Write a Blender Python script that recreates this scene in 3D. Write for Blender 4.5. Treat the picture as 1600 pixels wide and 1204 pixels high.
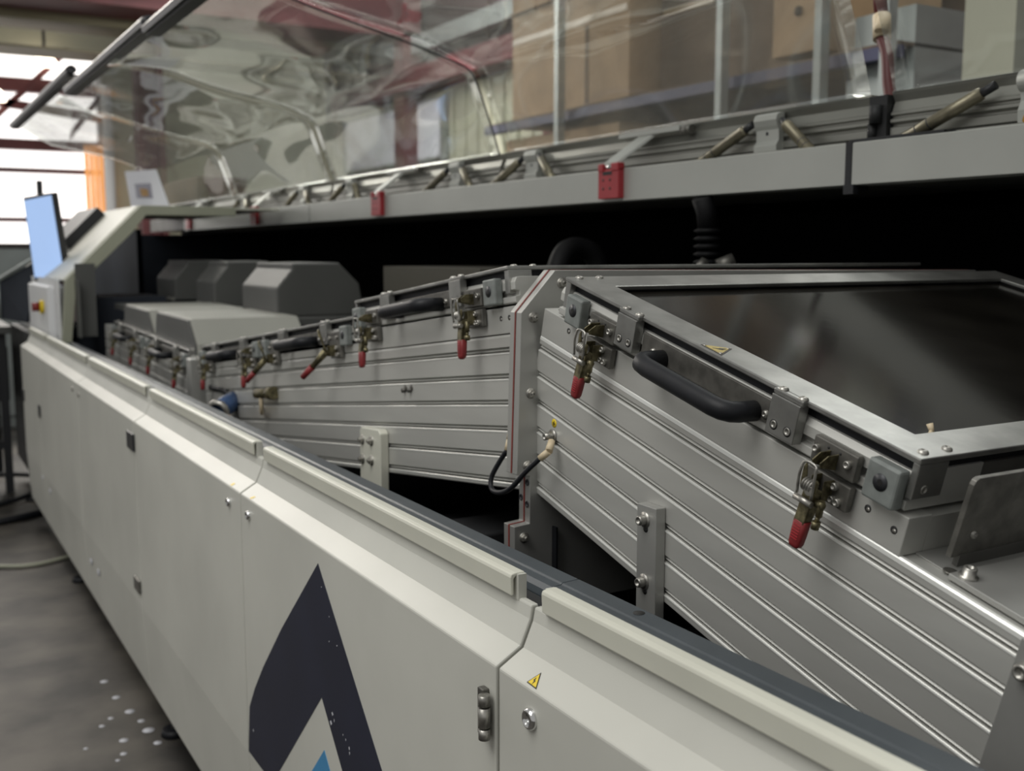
import bpy, bmesh, math, random
from mathutils import Vector
random.seed(7)
for o in list(bpy.data.objects): bpy.data.objects.remove(o, do_unlink=True)
S = bpy.context.scene
C = S.collection
H = 1.29                      # camera height; lengths below are measured from camera level in z

# ---------------------------------------------------------------- camera, world, lights, exposure
PITCH, YAW = math.atan(209/1672.), math.radians(30.309)
cd = bpy.data.cameras.new('camera'); cam = bpy.data.objects.new('camera', cd); C.objects.link(cam)
cam.location = (0, 0, H)
cam.rotation_euler = (math.pi/2 - PITCH, 0, -YAW)
cd.sensor_width = 36; cd.lens = 36*1672/1600.; cd.clip_start = .02; cd.clip_end = 200
cd.dof.use_dof = True; cd.dof.focus_distance = 1.25; cd.dof.aperture_fstop = 6.0
S.camera = cam
S.view_settings.view_transform = 'Standard'; S.view_settings.look = 'None'
S.view_settings.gamma = 1; S.view_settings.exposure = 0.5
try: S.view_settings.use_curve_mapping = False
except Exception: pass
w = bpy.data.worlds.new('world'); S.world = w; w.use_nodes = True
w.node_tree.nodes['Background'].inputs[0].default_value = (1.0, .99, .955, 1)
w.node_tree.nodes['Background'].inputs[1].default_value = .27

def area(name, loc, target, sx, sy, power, col=(1, 1, 1)):
    l = bpy.data.lights.new(name, 'AREA'); l.shape = 'RECTANGLE'; l.size = sx; l.size_y = sy
    l.energy = power; l.color = col
    o = bpy.data.objects.new(name, l); C.objects.link(o)
    o.location = (loc[0], loc[1], loc[2] + H)
    d = Vector((target[0]-loc[0], target[1]-loc[1], target[2]-loc[2]))
    o.rotation_euler = d.to_track_quat('-Z', 'Y').to_euler()
    return o
area('hall_lamp_front', (-1.5, 1.0, 3.2), (.6, 1.6, -.3), 2.4, 3.0, 82, (1, .985, .95))
area('right_wall_fill', (3.6, 10.0, 4.0), (6.0, 10.0, .6), 1.5, 8.0, 330, (1, .98, .93))  # added lamp out of view that brightens the right wall
area('hall_lamp_rear', (5.2, 3.4, 3.3), (1.0, 1.6, 0), .8, 6.0, 100, (1, 1, .97))
area('doorway_daylight', (.4, 10.5, 3.2), (.8, 4.8, -.4), 3.0, 1.2, 120, (1, .93, .85))

# ---------------------------------------------------------------- materials
def mat(name, col, rough=.5, metal=0., nscale=0, namt=.0, bump=0., bscale=40, stretch=None, spec=.5, col2=None, emit=None, coat=0):
    m = bpy.data.materials.new(name); m.use_nodes = True
    nt = m.node_tree; b = nt.nodes['Principled BSDF']
    b.inputs['Base Color'].default_value = (*col, 1); b.inputs['Roughness'].default_value = rough
    b.inputs['Metallic'].default_value = metal; b.inputs['Specular IOR Level'].default_value = spec
    if coat: b.inputs['Coat Weight'].default_value = coat; b.inputs['Coat Roughness'].default_value = .08
    tc = nt.nodes.new('ShaderNodeTexCoord'); mp = nt.nodes.new('ShaderNodeMapping')
    nt.links.new(tc.outputs['Object'], mp.inputs[0])
    if stretch: mp.inputs['Scale'].default_value = stretch
    if nscale:
        n = nt.nodes.new('ShaderNodeTexNoise'); n.inputs['Scale'].default_value = nscale; n.inputs['Detail'].default_value = 6
        nt.links.new(mp.outputs[0], n.inputs[0])
        r = nt.nodes.new('ShaderNodeValToRGB')
        c2 = col2 or tuple(max(0, c*(1-namt)) for c in col); c1 = tuple(min(1, c*(1+namt*.5)) for c in col)
        r.color_ramp.elements[0].position = .35; r.color_ramp.elements[1].position = .65
        r.color_ramp.elements[0].color = (*c2, 1); r.color_ramp.elements[1].color = (*c1, 1)
        nt.links.new(n.outputs[0], r.inputs[0]); nt.links.new(r.outputs[0], b.inputs['Base Color'])
    if bump:
        n2 = nt.nodes.new('ShaderNodeTexNoise'); n2.inputs['Scale'].default_value = bscale; n2.inputs['Detail'].default_value = 4
        nt.links.new(mp.outputs[0], n2.inputs[0])
        bp = nt.nodes.new('ShaderNodeBump'); bp.inputs['Strength'].default_value = bump; bp.inputs['Distance'].default_value = .002
        nt.links.new(n2.outputs[0], bp.inputs['Height']); nt.links.new(bp.outputs[0], b.inputs['Normal'])
    if emit:
        b.inputs['Emission Color'].default_value = (*emit[:3], 1); b.inputs['Emission Strength'].default_value = emit[3]
    return m
M = {}
M['cream'] = mat('cream_powder_coat', (.565, .565, .515), .42, nscale=3.5, namt=.07, bump=.05, bscale=900)
M['cream_lip'] = mat('cream_lip_paint', (.60, .60, .52), .38, nscale=5, namt=.06)
M['hoop'] = mat('greenish_cream_paint', (.34, .35, .27), .5, nscale=4, namt=.08)
M['alu'] = mat('anodised_aluminium', (.56, .56, .53), .42, .45, nscale=14, namt=.10, bump=.03, bscale=300, stretch=(1, .15, 1))
M['alu_glint'] = mat('painted_aluminium_glint', (.85, .86, .83), .34, .4)  # pale colour stands in for highlights along aluminium edges
M['alu_plate'] = mat('brushed_aluminium_plate', (.35, .35, .335), .33, .8, nscale=22, namt=.22, bump=.05, bscale=160)
M['alu_flange'] = mat('machined_flange_aluminium', (.46, .46, .44), .4, .6, nscale=8, namt=.12)
M['beam'] = mat('satin_beam_aluminium', (.50, .51, .48), .45, .35, nscale=5, namt=.05)
M['rail'] = mat('extruded_rail_aluminium', (.36, .36, .33), .38, .7, nscale=10, namt=.15, stretch=(1, .2, 1))
M['steel'] = mat('stained_steel_plate', (.17, .165, .15), .42, .65, nscale=50, namt=.3)
M['steel_dark'] = mat('dark_cover_plate', (.11, .108, .10), .5, .4, nscale=9, namt=.3)
M['screw'] = mat('screw_steel', (.40, .39, .36), .38, .8, nscale=90, namt=.35)
M['chrome'] = mat('chrome', (.72, .72, .72), .12, 1)
M['zinc'] = mat('yellow_passivated_zinc', (.17, .15, .085), .42, .7, nscale=120, namt=.6)
M['red'] = mat('red_vinyl_grip', (.21, .018, .020), .45, nscale=60, namt=.15)
M['redbr'] = mat('red_anodised_bracket', (.42, .035, .045), .38, .1, nscale=20, namt=.08)
M['seal'] = mat('red_silicone_gasket', (.20, .035, .028), .6, nscale=20, namt=.2)
M['rubber'] = mat('black_rubber', (.010, .011, .014), .5, nscale=30, namt=.2, spec=.3)
M['plug'] = mat('dark_grey_steel_plug', (.035, .037, .042), .45, .3)
M['block'] = mat('grey_zinc_block', (.24, .26, .25), .5, .3, nscale=40, namt=.22)
M['slate'] = mat('slate_blue_paint', (.058, .070, .080), .42, nscale=12, namt=.12, bump=.03, bscale=500)
M['black'] = mat('interior_shade_black', (.0035, .0035, .0045), .75, spec=.05, nscale=2, namt=.4)  # near-black stands in for the shade inside the machine
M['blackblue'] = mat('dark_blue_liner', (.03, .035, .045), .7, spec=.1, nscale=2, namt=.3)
M['dull_steel'] = mat('dull_dark_steel', (.030, .031, .033), .55, .2, nscale=6, namt=.35)  # dark grey steel, tone varies at random
M['glass_black'] = mat('smoked_lid_glass', (.010, .009, .0075), .12, nscale=7, namt=.5, spec=.26, bump=.02, bscale=60)
M['hole'] = mat('drilled_hole_dark', (.02, .02, .02), .7)
M['navy'] = mat('navy_vinyl', (.013, .016, .035), .45, nscale=9, namt=.15)
M['blue'] = mat('light_blue_vinyl', (.055, .25, .48), .45, nscale=9, namt=.08)
M['yellow'] = mat('yellow_label', (.75, .55, .02), .45)
M['yellow_dull'] = mat('worn_yellow_label', (.42, .33, .10), .5, nscale=90, namt=.3)
M['ink'] = mat('black_ink', (.01, .01, .01), .5)
M['chip'] = mat('chipped_paint_primer', (.55, .56, .60), .6)
M['lug'] = mat('cream_cable_lug', (.60, .50, .34), .5)
M['floor'] = mat('stained_concrete', (.075, .067, .056), .6, nscale=4.2, namt=.6, bump=.5, bscale=9, col2=(.018, .016, .014))
M['hood_grey'] = mat('grey_motor_hood', (.085, .087, .083), .5, .1, nscale=4, namt=.1)
M['hood_pale'] = mat('pale_cover_paint', (.27, .27, .24), .5, nscale=4, namt=.06)
M['cream_wall'] = mat('cream_cladding', (.46, .46, .36), .6, nscale=1.2, namt=.1)
M['dirty_cream'] = mat('yellowed_cream_steel', (.23, .21, .14), .6, nscale=1, namt=.12)
M['maroon'] = mat('maroon_steel', (.115, .028, .032), .55, nscale=2, namt=.25)
M['grey_wall'] = mat('dark_grey_cladding', (.060, .046, .045), .6, nscale=1, namt=.25)
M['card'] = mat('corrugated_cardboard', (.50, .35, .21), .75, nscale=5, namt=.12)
M['card2'] = mat('dark_cardboard', (.17, .12, .08), .8, nscale=4, namt=.25)  # one darker brown for boxes, boards and creases
M['tape'] = mat('packing_tape', (.50, .40, .26), .35)
M['post'] = mat('galvanised_post', (.42, .46, .45), .45, .5, nscale=5, namt=.12)
M['rackblue'] = mat('violet_blue_rack_beam', (.06, .065, .14), .5)
M['orange'] = mat('orange_curtain_glow', (.75, .33, .10), .6, nscale=6, namt=.35, stretch=(4, 4, .6), emit=(.95, .42, .14, .45))  # emission stands in for daylight coming through the strips
M['white'] = mat('white_paint', (.72, .73, .74), .45, nscale=2, namt=.05)
M['paper'] = mat('white_paper', (.78, .80, .88), .7)
M['window'] = mat('bright_daylight_pane', (.9, .9, .9), .5, emit=(1.0, .97, .95, 1.15))
M['lampwarm'] = mat('glowing_hall_lamp', (1, .95, .85), .5, emit=(1, .85, .66, 3.5))
M['screen'] = mat('glowing_blue_screen', (.05, .1, .2), .2, nscale=2.2, namt=.3, emit=(.38, .53, .82, .68))
M['plasblack'] = mat('black_plastic', (.018, .019, .022), .4)
M['darkred'] = mat('dark_red_hose', (.085, .010, .010), .5)
M['strut'] = mat('greased_strut_cylinder', (.25, .225, .16), .34, .65, nscale=30, namt=.2)
M['bluevalve'] = mat('blue_valve_plastic', (.03, .07, .17), .4)
M['dark_hose'] = mat('black_hose_rubber', (.008, .008, .009), .6, spec=.2)
M['dim_beige'] = mat('shade_dimmed_beige', (.075, .07, .055), .7)  # beige darkened in place of the dim light inside
M['hole_mid'] = mat('threaded_hole_grey', (.10, .10, .095), .5)
M['grime'] = mat('orange_grime', (.45, .23, .03), .7, nscale=80, namt=.4)

def sheet_mat():
    m = bpy.data.materials.new('clear_polycarbonate'); m.use_nodes = True; nt = m.node_tree
    for n in list(nt.nodes): nt.nodes.remove(n)
    N = nt.nodes.new; out = N('ShaderNodeOutputMaterial'); tr = N('ShaderNodeBsdfTransparent'); gl = N('ShaderNodeBsdfGlossy')
    df = N('ShaderNodeBsdfDiffuse'); tl = N('ShaderNodeBsdfTranslucent'); a1 = N('ShaderNodeMixShader'); a2 = N('ShaderNodeMixShader'); a3 = N('ShaderNodeMixShader')
    tr.inputs[0].default_value = (.96, .97, .965, 1); gl.inputs['Roughness'].default_value = .04; gl.inputs[0].default_value = (.97, .98, .97, 1)
    df.inputs[0].default_value = (.6, .63, .62, 1); tl.inputs[0].default_value = (.5, .53, .52, 1)
    fr = N('ShaderNodeFresnel'); fr.inputs[0].default_value = 1.5
    ad = N('ShaderNodeMath'); ad.operation = 'MULTIPLY_ADD'; ad.inputs[1].default_value = .42; ad.inputs[2].default_value = .035
    tc = N('ShaderNodeTexCoord'); mp = N('ShaderNodeMapping'); mp.inputs['Scale'].default_value = (1.3, .9, 1.5)
    ns = N('ShaderNodeTexNoise'); ns.inputs['Scale'].default_value = 1.5; ns.inputs['Detail'].default_value = 1.0
    bp = N('ShaderNodeBump'); bp.inputs['Strength'].default_value = .5; bp.inputs['Distance'].default_value = .05
    L = nt.links.new
    L(tc.outputs['Object'], mp.inputs[0]); L(mp.outputs[0], ns.inputs[0]); L(ns.outputs[0], bp.inputs['Height'])
    L(bp.outputs[0], gl.inputs['Normal']); L(fr.outputs[0], ad.inputs[0]); L(ad.outputs[0], a1.inputs[0])
    L(tr.outputs[0], a1.inputs[1]); L(gl.outputs[0], a1.inputs[2])
    a3.inputs[0].default_value = .5; L(df.outputs[0], a3.inputs[1]); L(tl.outputs[0], a3.inputs[2])
    a2.inputs[0].default_value = .035; L(a1.outputs[0], a2.inputs[1]); L(a3.outputs[0], a2.inputs[2]); L(a2.outputs[0], out.inputs[0])
    return m
M['sheet'] = sheet_mat()

# ---------------------------------------------------------------- mesh helpers
def ID(x, y, z): return (x, y, z)
def tun(O, ang):
    a = math.radians(ang); c, s = math.cos(a), math.sin(a)
    return lambda x, u, w: (x, O[1] + u*c - w*s, O[2] + u*s + w*c)
class MB:
    def __init__(s, T=ID): s.v = []; s.f = []; s.T = T; s.sm = []
    def add(s, vs, fs, smooth=False):
        k = len(s.v); s.v += [s.T(*p) for p in vs]; s.f += [tuple(i+k for i in f) for f in fs]; s.sm += [smooth]*len(fs); return s
    def box(s, x0, x1, y0, y1, z0, z1):
        return s.add([(x, y, z) for x in (x0, x1) for y in (y0, y1) for z in (z0, z1)],
                     [(0, 1, 3, 2), (4, 6, 7, 5), (0, 4, 5, 1), (2, 3, 7, 6), (0, 2, 6, 4), (1, 5, 7, 3)])
    def hexa(s, p):      # 8 points: bottom 4 then top 4
        return s.add(p, [(3, 2, 1, 0), (4, 5, 6, 7), (0, 1, 5, 4), (1, 2, 6, 5), (2, 3, 7, 6), (3, 0, 4, 7)])
    def prism(s, prof, a0, a1, axis='y', smooth=False):
        n = len(prof)
        def P(p, q, a):
            return {'y': (p, a, q), 'x': (a, p, q), 'z': (p, q, a)}[axis]
        vs = [P(p, q, a0) for p, q in prof] + [P(p, q, a1) for p, q in prof]
        fs = [tuple(range(n))[::-1], tuple(range(n, 2*n))] + [(i, (i+1) % n, n+(i+1) % n, n+i) for i in range(n)]
        return s.add(vs, fs, smooth)
    def cyl(s, p0, p1, r0, r1=None, n=14, cap=True):
        r1 = r0 if r1 is None else r1
        a = Vector(p0); b = Vector(p1); d = (b-a).normalized(); q = d.orthogonal().normalized(); t = d.cross(q)
        vs = [tuple(a + (q*math.cos(2*math.pi*i/n) + t*math.sin(2*math.pi*i/n))*r0) for i in range(n)]
        vs += [tuple(b + (q*math.cos(2*math.pi*i/n) + t*math.sin(2*math.pi*i/n))*r1) for i in range(n)]
        s.add(vs, [(i, (i+1) % n, n+(i+1) % n, n+i) for i in range(n)], True)
        if cap: s.add(vs, [tuple(range(n))[::-1], tuple(range(n, 2*n))])
        return s
    def tube(s, pts, r, n=10, cap=True):
        P = [Vector(p) for p in pts]; rings = []; q = None
        for i, p in enumerate(P):
            d = (P[min(i+1, len(P)-1)] - P[max(i-1, 0)]).normalized()
            q = d.orthogonal().normalized() if q is None else (q - d*q.dot(d)).normalized()
            t = d.cross(q); rr = r[i] if isinstance(r, (list, tuple)) else r
            rings.append([tuple(p + (q*math.cos(2*math.pi*k/n) + t*math.sin(2*math.pi*k/n))*rr) for k in range(n)])
        vs = sum(rings, []); fs = []
        for i in range(len(P)-1):
            fs += [(i*n+k, i*n+(k+1) % n, (i+1)*n+(k+1) % n, (i+1)*n+k) for k in range(n)]
        s.add(vs, fs, True)
        if cap: s.add(vs, [tuple(range(n))[::-1], tuple(range((len(P)-1)*n, len(P)*n))])
        return s
    def lathe(s, c, d, prof, n=14, smooth=True):
        c = Vector(c); d = Vector(d).normalized(); q = d.orthogonal().normalized(); t = d.cross(q); vs = []; fs = []
        for r, h in prof:
            vs += [tuple(c + d*h + (q*math.cos(2*math.pi*k/n) + t*math.sin(2*math.pi*k/n))*max(r, 1e-5)) for k in range(n)]
        for i in range(len(prof)-1):
            fs += [(i*n+k, i*n+(k+1) % n, (i+1)*n+(k+1) % n, (i+1)*n+k) for k in range(n)]
        s.add(vs, fs, smooth); return s
    def build(s, name, m, parent=None, bevel=0, label=None):
        me = bpy.data.meshes.new(name); o = bpy.data.objects.new(name, me); C.objects.link(o)
        if parent is None:
            xs = [p[0] for p in s.v]; ys = [p[1] for p in s.v]; zs = [p[2] for p in s.v]
            L = Vector(((min(xs)+max(xs))/2, (min(ys)+max(ys))/2, min(zs)+H)); o.location = L
        else:
            r = parent
            while r.parent: r = r.parent
            L = Vector(r.location); o.parent = parent
        me.from_pydata([(x-L.x, y-L.y, z+H-L.z) for x, y, z in s.v], [], s.f)
        me.polygons.foreach_set('use_smooth', s.sm)
        bm = bmesh.new(); bm.from_mesh(me); bmesh.ops.remove_doubles(bm, verts=bm.verts, dist=1e-6)
        bmesh.ops.recalc_face_normals(bm, faces=bm.faces); bm.to_mesh(me); bm.free()
        me.materials.append(M[m])
        if bevel:
            b = o.modifiers.new('bevel', 'BEVEL'); b.width = bevel; b.segments = 2; b.limit_method = 'ANGLE'; b.angle_limit = math.radians(40)
        if label: o['label'] = label
        return o
def thing(name, label, cat, loc, group=None, kind=None):
    o = bpy.data.objects.new(name, None); C.objects.link(o); o.location = (loc[0], loc[1], loc[2]+H); o.empty_display_size = .1
    return tag(o, label, cat, group, kind)
def tag(o, label, cat=None, group=None, kind=None):
    if label: o['label'] = label
    if cat: o['category'] = cat
    if group: o['group'] = group
    if kind: o['kind'] = kind
    return o
def V3(*a): return tuple(a)

def socket(mb, c, d, r=.0045, h=.004, n=14):
    ri = r*.55
    mb.lathe(c, d, [(r, 0), (r, h*.8), (r*.85, h), (ri, h), (ri, h*.35), (0, h*.35)], n)
def button(mb, c, d, r=.0055, h=.003, n=12):
    mb.lathe(c, d, [(r, 0), (r*.92, h*.55), (r*.6, h*.95), (r*.42, h), (r*.38, h*.4), (0, h*.4)], n)
def hexnut(mb, c, d, r=.007):
    mb.lathe(c, d, [(r*1.15, 0), (r*1.15, .0012), (0, .0012)], 16)
    mb.lathe(c, d, [(r*.85, .001), (r*.85, .006), (r*.45, .007), (r*.45, .0095), (r*.2, .0095), (r*.2, .006), (0, .006)], 6, False)

# ================================================================ SETTING
def structure(o, label=None):
    o['kind'] = 'structure'
    if label: o['label'] = label
    return o
m = MB().box(-12, 14, -6, 22, -1.49, -1.29); structure(m.build('floor', 'floor'))
# far end wall with cladding bands, built around the bright openings
YW = 16.0
wall = structure(MB().box(2.75, 9.0, YW, YW+.2, -1.29, 4.2).box(-6, 2.75, YW, YW+.2, 2.62, 4.2).box(-6, 2.75, YW, YW+.2, -1.29, .0).build('wall_far', 'cream_wall'))
win = structure(MB().box(-6, 2.74, YW+.1, YW+.14, .0, 2.62).build('window_1', 'window'))
for z0, z1, x0, x1 in ((1.36, 1.50, -6, 2.75), (1.06, 1.12, -6, 2.75), (2.12, 2.30, -6, 2.75), (.40, .46, -6, 2.75)):
    MB().box(x0, x1, YW-.05, YW+.1, z0, z1).build('window_bar', 'maroon', win)
for x in (-2.2, 2.69):
    MB().box(x, x+.07, YW-.07, YW+.1, 0, 2.62).build('window_mullion', 'white' if x > 2 else 'maroon', win)
MB().box(-6, 2.75, YW-.25, YW, -.02, .06).build('window_sill', 'dirty_cream', win)
# diagonal maroon struts across the far opening
db = MB()
for x0, z0, x1, z1 in ((1.2, 1.5, 2.3, 2.6), (2.3, 1.5, 2.75, 2.1), (1.3, 1.9, 2.7, 1.75)):
    db.hexa([(x0, YW-.3, z0), (x1, YW-.3, z1), (x1, YW-.2, z1), (x0, YW-.2, z0), (x0, YW-.3, z0+.11), (x1, YW-.3, z1+.11), (x1, YW-.2, z1+.11), (x0, YW-.2, z0+.11)])
tag(db.build('roof_bracing', 'maroon'), 'maroon diagonal steel bracing in front of the bright far windows', 'bracing')
tag(MB().box(-6, 6, 13.4, 13.6, 2.62, 3.04).box(-6, 6, 13.2, 13.8, 2.54, 2.60).box(-6, 6, 13.2, 13.8, 2.235, 2.26).build('crane_beam', 'dirty_cream'), 'yellowed cream crane beam running above the bright far windows', 'beam')
tag(MB().box(-6, 6, 12.6, 12.9, 2.68, 3.3).box(-6, 6, 12.4, 13.1, 2.62, 2.68).build('roof_beam', 'maroon'), 'maroon roof beam in the top left above the cream crane beam', 'beam')
col = MB().box(3.02, 3.10, 14.9, 15.2, -1.29, 3.6).box(3.02, 3.3, 15.03, 15.07, -1.29, 3.6).box(3.28, 3.36, 14.9, 15.2, -1.29, 3.6)
tag(col.build('steel_column', 'maroon'), 'maroon steel column standing against the cream far wall', 'column')
for i, (x, y, z) in enumerate(((2.02, 15.7, 2.42), (1.35, 15.5, 1.92))):
    lt = thing('hall_lamp', ['round glowing hall lamp hanging under the crane beam', 'round glowing hall lamp hanging lower at the left picture edge'][i], 'lamp', (x, y, z), group=None)
    MB().lathe((x, y, z), (0, 0, 1), [(0, 0), (.16, 0), (.17, .05), (.10, .14), (0, .16)], 20).build('lamp_glow', 'lampwarm', lt)
    MB().cyl((x, y, z+.15), (x, y, z+.6), .02).build('stem', 'plasblack', lt)
# right-hand building wall behind the machine: cladding ribs are real geometry
XW = 6.0
wr = structure(MB().box(XW, XW+.2, -3, YW, -1.29, 1.95).build('wall_right', 'cream_wall'))
rb = MB()
for k in range(62): rb.box(XW-.03, XW+.01, -2.8+k*.3, -2.65+k*.3, -1.2, 1.92)
o = rb.build('cladding_ribs', 'cream_wall', wr); o['kind'] = 'stuff'
up = structure(MB().box(XW+.02, XW+.2, -3, YW, 1.95, 4.4).build('wall_right_upper', 'grey_wall'))
for k, (y, dy) in enumerate(((8.9, .25), (12.4, .3), (5.3, .25))):
    tag(MB().box(XW-.30, XW-.06, y, y+dy, -1.29, 4.4).build('steel_column', 'maroon'),
        ['maroon steel column behind the raised clear hood', 'maroon steel column further down the right wall', 'maroon steel column behind the cardboard stack'][k], 'column')
tag(MB().box(XW-.35, XW-.07, -3, YW-1.2, 1.95, 2.2).build('wall_girder', 'maroon'), 'long maroon girder along the right wall behind the hoods', 'girder')
tag(MB().box(XW-.2, XW-.08, 8.0, 16-1.3, 2.42, 2.62).build('wall_rail', 'post'), 'pale horizontal rail along the grey right wall', 'rail')
wb = thing('white_board', 'bright white board on the right wall behind the clear hood', 'board', (XW-.05, 13.3, 1.1))
MB().box(XW-.12, XW-.06, 11.8, 14.8, 1.15, 1.82).build('board_face', 'paper', wb)
MB().box(XW-.13, XW-.055, 11.75, 14.85, 1.82, 1.86).box(XW-.13, XW-.055, 11.75, 14.85, 1.11, 1.15).box(XW-.13, XW-.055, 11.7, 11.75, 1.11, 1.86).box(XW-.13, XW-.055, 14.85, 14.9, 1.11, 1.86).build('board_frame', 'post', wb)
tag(MB().box(XW-.8, XW-.4, 1.0, 3.9, -1.29, 2.6).build('partition_panel', 'maroon'), 'dull maroon partition panel behind the hose at upper right', 'panel')
tag(MB().box(3.4, 3.5, 2.40, 2.60, -1.29, 1.6).box(3.42, 3.48, 2.6, 2.62, -1.29, 1.6).build('wall_post', 'cream_wall'), 'wide cream post at the upper right picture corner', 'post')
tag(MB().box(3.5, 3.56, 2.1, 2.38, -1.29, 1.6).build('blue_panel', 'rackblue'), 'narrow blue panel at the far upper right corner', 'locker')  # plain flat blue panel

# cardboard rack behind the machine -------------------------------------------------
rk = thing('storage_rack', 'pallet rack with galvanised posts and violet shelf beam behind the machine', 'rack', (3.5, 4.5, -1.29))
for y in (5.38, 3.97, 3.35, 3.0): MB().box(3.44, 3.46, y-.020, y+.020, -1.29, 2.2).box(3.46, 3.49, y-.020, y-.016, -1.29, 2.2).build('rack_post', 'post', rk)
MB().box(3.50, 3.56, 3.0, 6.35, .765, .815).build('shelf_beam', 'rackblue', rk)
MB().box(4.5, 4.56, 3.0, 6.35, .765, .815).build('shelf_beam', 'rackblue', rk)
MB().box(3.52, 4.55, 3.0, 6.35, .815, .83).build('shelf_board', 'card2', rk)
MB().box(3.52, 4.55, 3.0, 6.35, -.02, .0).build('shelf_board', 'card2', rk)
def carton(x0, x1, y0, y1, z0, z1, mt, label, seams=(), group=None):
    t = thing('cardboard_box', label, 'box', ((x0+x1)/2, (y0+y1)/2, z0), group)
    MB().box(x0, x1, y0, y1, z0, z1).build('carton_body', mt, t, .006)
    g = MB()
    for s in seams: g.box(x0-.003, x0, s, s+.035, z0+.02, z0+(z1-z0)*.58)
    if seams: g.build('crease', 'card2', t)
    MB().box(x0-.004, x0, y0+.02, y1-.02, z0+(z1-z0)*.60, z0+(z1-z0)*.60+.035).build('tape_strip', 'tape', t)
    MB().box(x0-.03, x0+.01, y0+.01, y1-.01, z1-.13, z1-.125).build('flap', mt, t)
    return t
carton(3.58, 4.4, 4.86, 6.12, .832, 1.62, 'card', 'large tan cardboard box on the violet shelf beam', (5.25, 5.55))
carton(3.75, 4.5, 4.35, 4.80, .832, 1.55, 'card2', 'dark brown cardboard box right of the large tan one', ())
carton(3.70, 4.5, 3.74, 4.28, .832, 1.60, 'card2', 'dark brown cardboard box between the middle rack posts', ())
carton(3.52, 4.3, 3.42, 3.70, .86, 1.42, 'card', 'small tan cardboard box with round hole beside the third post', ())
MB().lathe((3.515, 3.54, 1.04), (-1, 0, 0), [(.022, 0), (.022, .003), (0, .003)], 16).build('hand_hole', 'hole', bpy.data.objects['cardboard_box.003'])
carton(3.58, 4.4, 4.95, 6.2, .002, .72, 'card', 'orange brown cardboard box under the violet shelf beam', ())
carton(3.58, 4.4, 3.6, 4.85, .002, .66, 'card2', 'dark cardboard box below the shelf beam at centre right', ())
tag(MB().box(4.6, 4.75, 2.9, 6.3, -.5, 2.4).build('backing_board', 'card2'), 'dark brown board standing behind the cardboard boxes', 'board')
tag(MB().box(3.6, 4.3, 2.98, 3.33, .1, .72).box(3.62, 4.28, 3.0, 3.31, .72, .98).build('grey_crate', 'post'), 'pale grey crate on the rack behind the red hose', 'crate')

# orange strip curtain, white door post, floor spots -------------------------------------------------
oc = thing('strip_curtain', 'orange strip curtain with added glow, hanging at the far doorway', 'curtain', (2.55, 15.6, -1.29))
for k in range(4): MB().box(2.44+k*.062, 2.495+k*.062, 15.6-.01*(k % 2), 15.61-.01*(k % 2), -1.28, 1.42).build('curtain_strip', 'orange', oc)
tag(MB().cyl((2.72, 15.4, -1.29), (2.72, 15.4, 2.2), .07, n=16).build('white_post', 'white'), 'slim white post right of the orange strip curtain', 'post')
tag(MB().box(.9, 2.6, 14.6, 15.2, -1.29, -.02).box(.9, 2.6, 14.55, 15.25, -.02, .08).build('window_counter', 'grey_wall'), 'low grey counter under the bright far windows', 'counter')
cb = thing('steel_cabinet', 'grey green steel cabinet at the left picture edge', 'cabinet', (.3, 8.5, -1.29))
MB().box(-.6, 1.0, 8.6, 9.2, -1.29, .03).build('cabinet_body', 'post', cb, .01)
MB().box(-.62, 1.02, 8.58, 9.22, .03, .06).build('cabinet_top', 'grey_wall', cb, .005)
for k in range(3): MB().box(-.58+k*.53, -.08+k*.53, 8.575, 8.6, -1.2, -.22).build('cabinet_door', 'post', cb, .006)
for k in range(3): MB().box(-.15+k*.53, -.13+k*.53, 8.56, 8.578, -.75, -.6).build('door_pull', 'plasblack', cb)
sp = MB()
for (x, y, r) in ((.50, 3.30, .012), (.51, 3.16, .012), (.525, 3.04, .014), (.54, 2.96, .010), (.545, 2.89, .016), (.55, 2.80, .011), (.47, 3.02, .008), (.44, 2.98, .008), (.475, 2.86, .012), (.46, 2.78, .009), (.44, 2.75, .006), (.38, 2.86, .006)):
    sp.lathe((x, y, -1.2899), (0, 0, 1), [(r, 0), (r, .0006), (0, .0008)], 12)
o = sp.build('paint_drops', 'chip'); tag(o, 'pale paint drops spattered on the floor beside the machine', 'paint drops', kind='stuff')
# cables on floor
def curve_pts(ctrl, n=10):
    P = [Vector(p) for p in ctrl]; P = [P[0]*2-P[1]] + P + [P[-1]*2-P[-2]]; out = []
    for i in range(1, len(P)-2):
        for k in range(n):
            t = k/n; a, b, c, d = P[i-1:i+3]
            out.append(tuple(.5*((2*b)+(c-a)*t+(2*a-5*b+4*c-d)*t*t+(3*b-a-3*c+d)*t**3)))
    out.append(tuple(P[-2])); return out
zf = -1.28
for ctrl, lb, r in (([(.1, 6.6, zf), (.5, 6.75, zf), (.75, 6.5, zf), (.62, 6.05, zf+.02), (.35, 5.9, zf), (.1, 6.1, zf)], 'black cable looping on the floor left of the machine end', .014),
                 ([(.0, 5.45, zf), (.3, 5.5, zf), (.5, 5.55, zf+.01), (.68, 5.7, zf), (.9, 5.9, zf)], 'thick black cable lying nearest along the floor at left', .018),
                 ([(.2, 4.85, zf), (.42, 4.7, zf), (.6, 4.75, zf), (.8, 4.9, zf)], 'dull green cord on the floor running under the machine', .008)):
    tag(MB().tube(curve_pts(ctrl), r).build('floor_cable', 'hoop' if r < .01 else 'rubber'), lb, 'cable')

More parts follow.
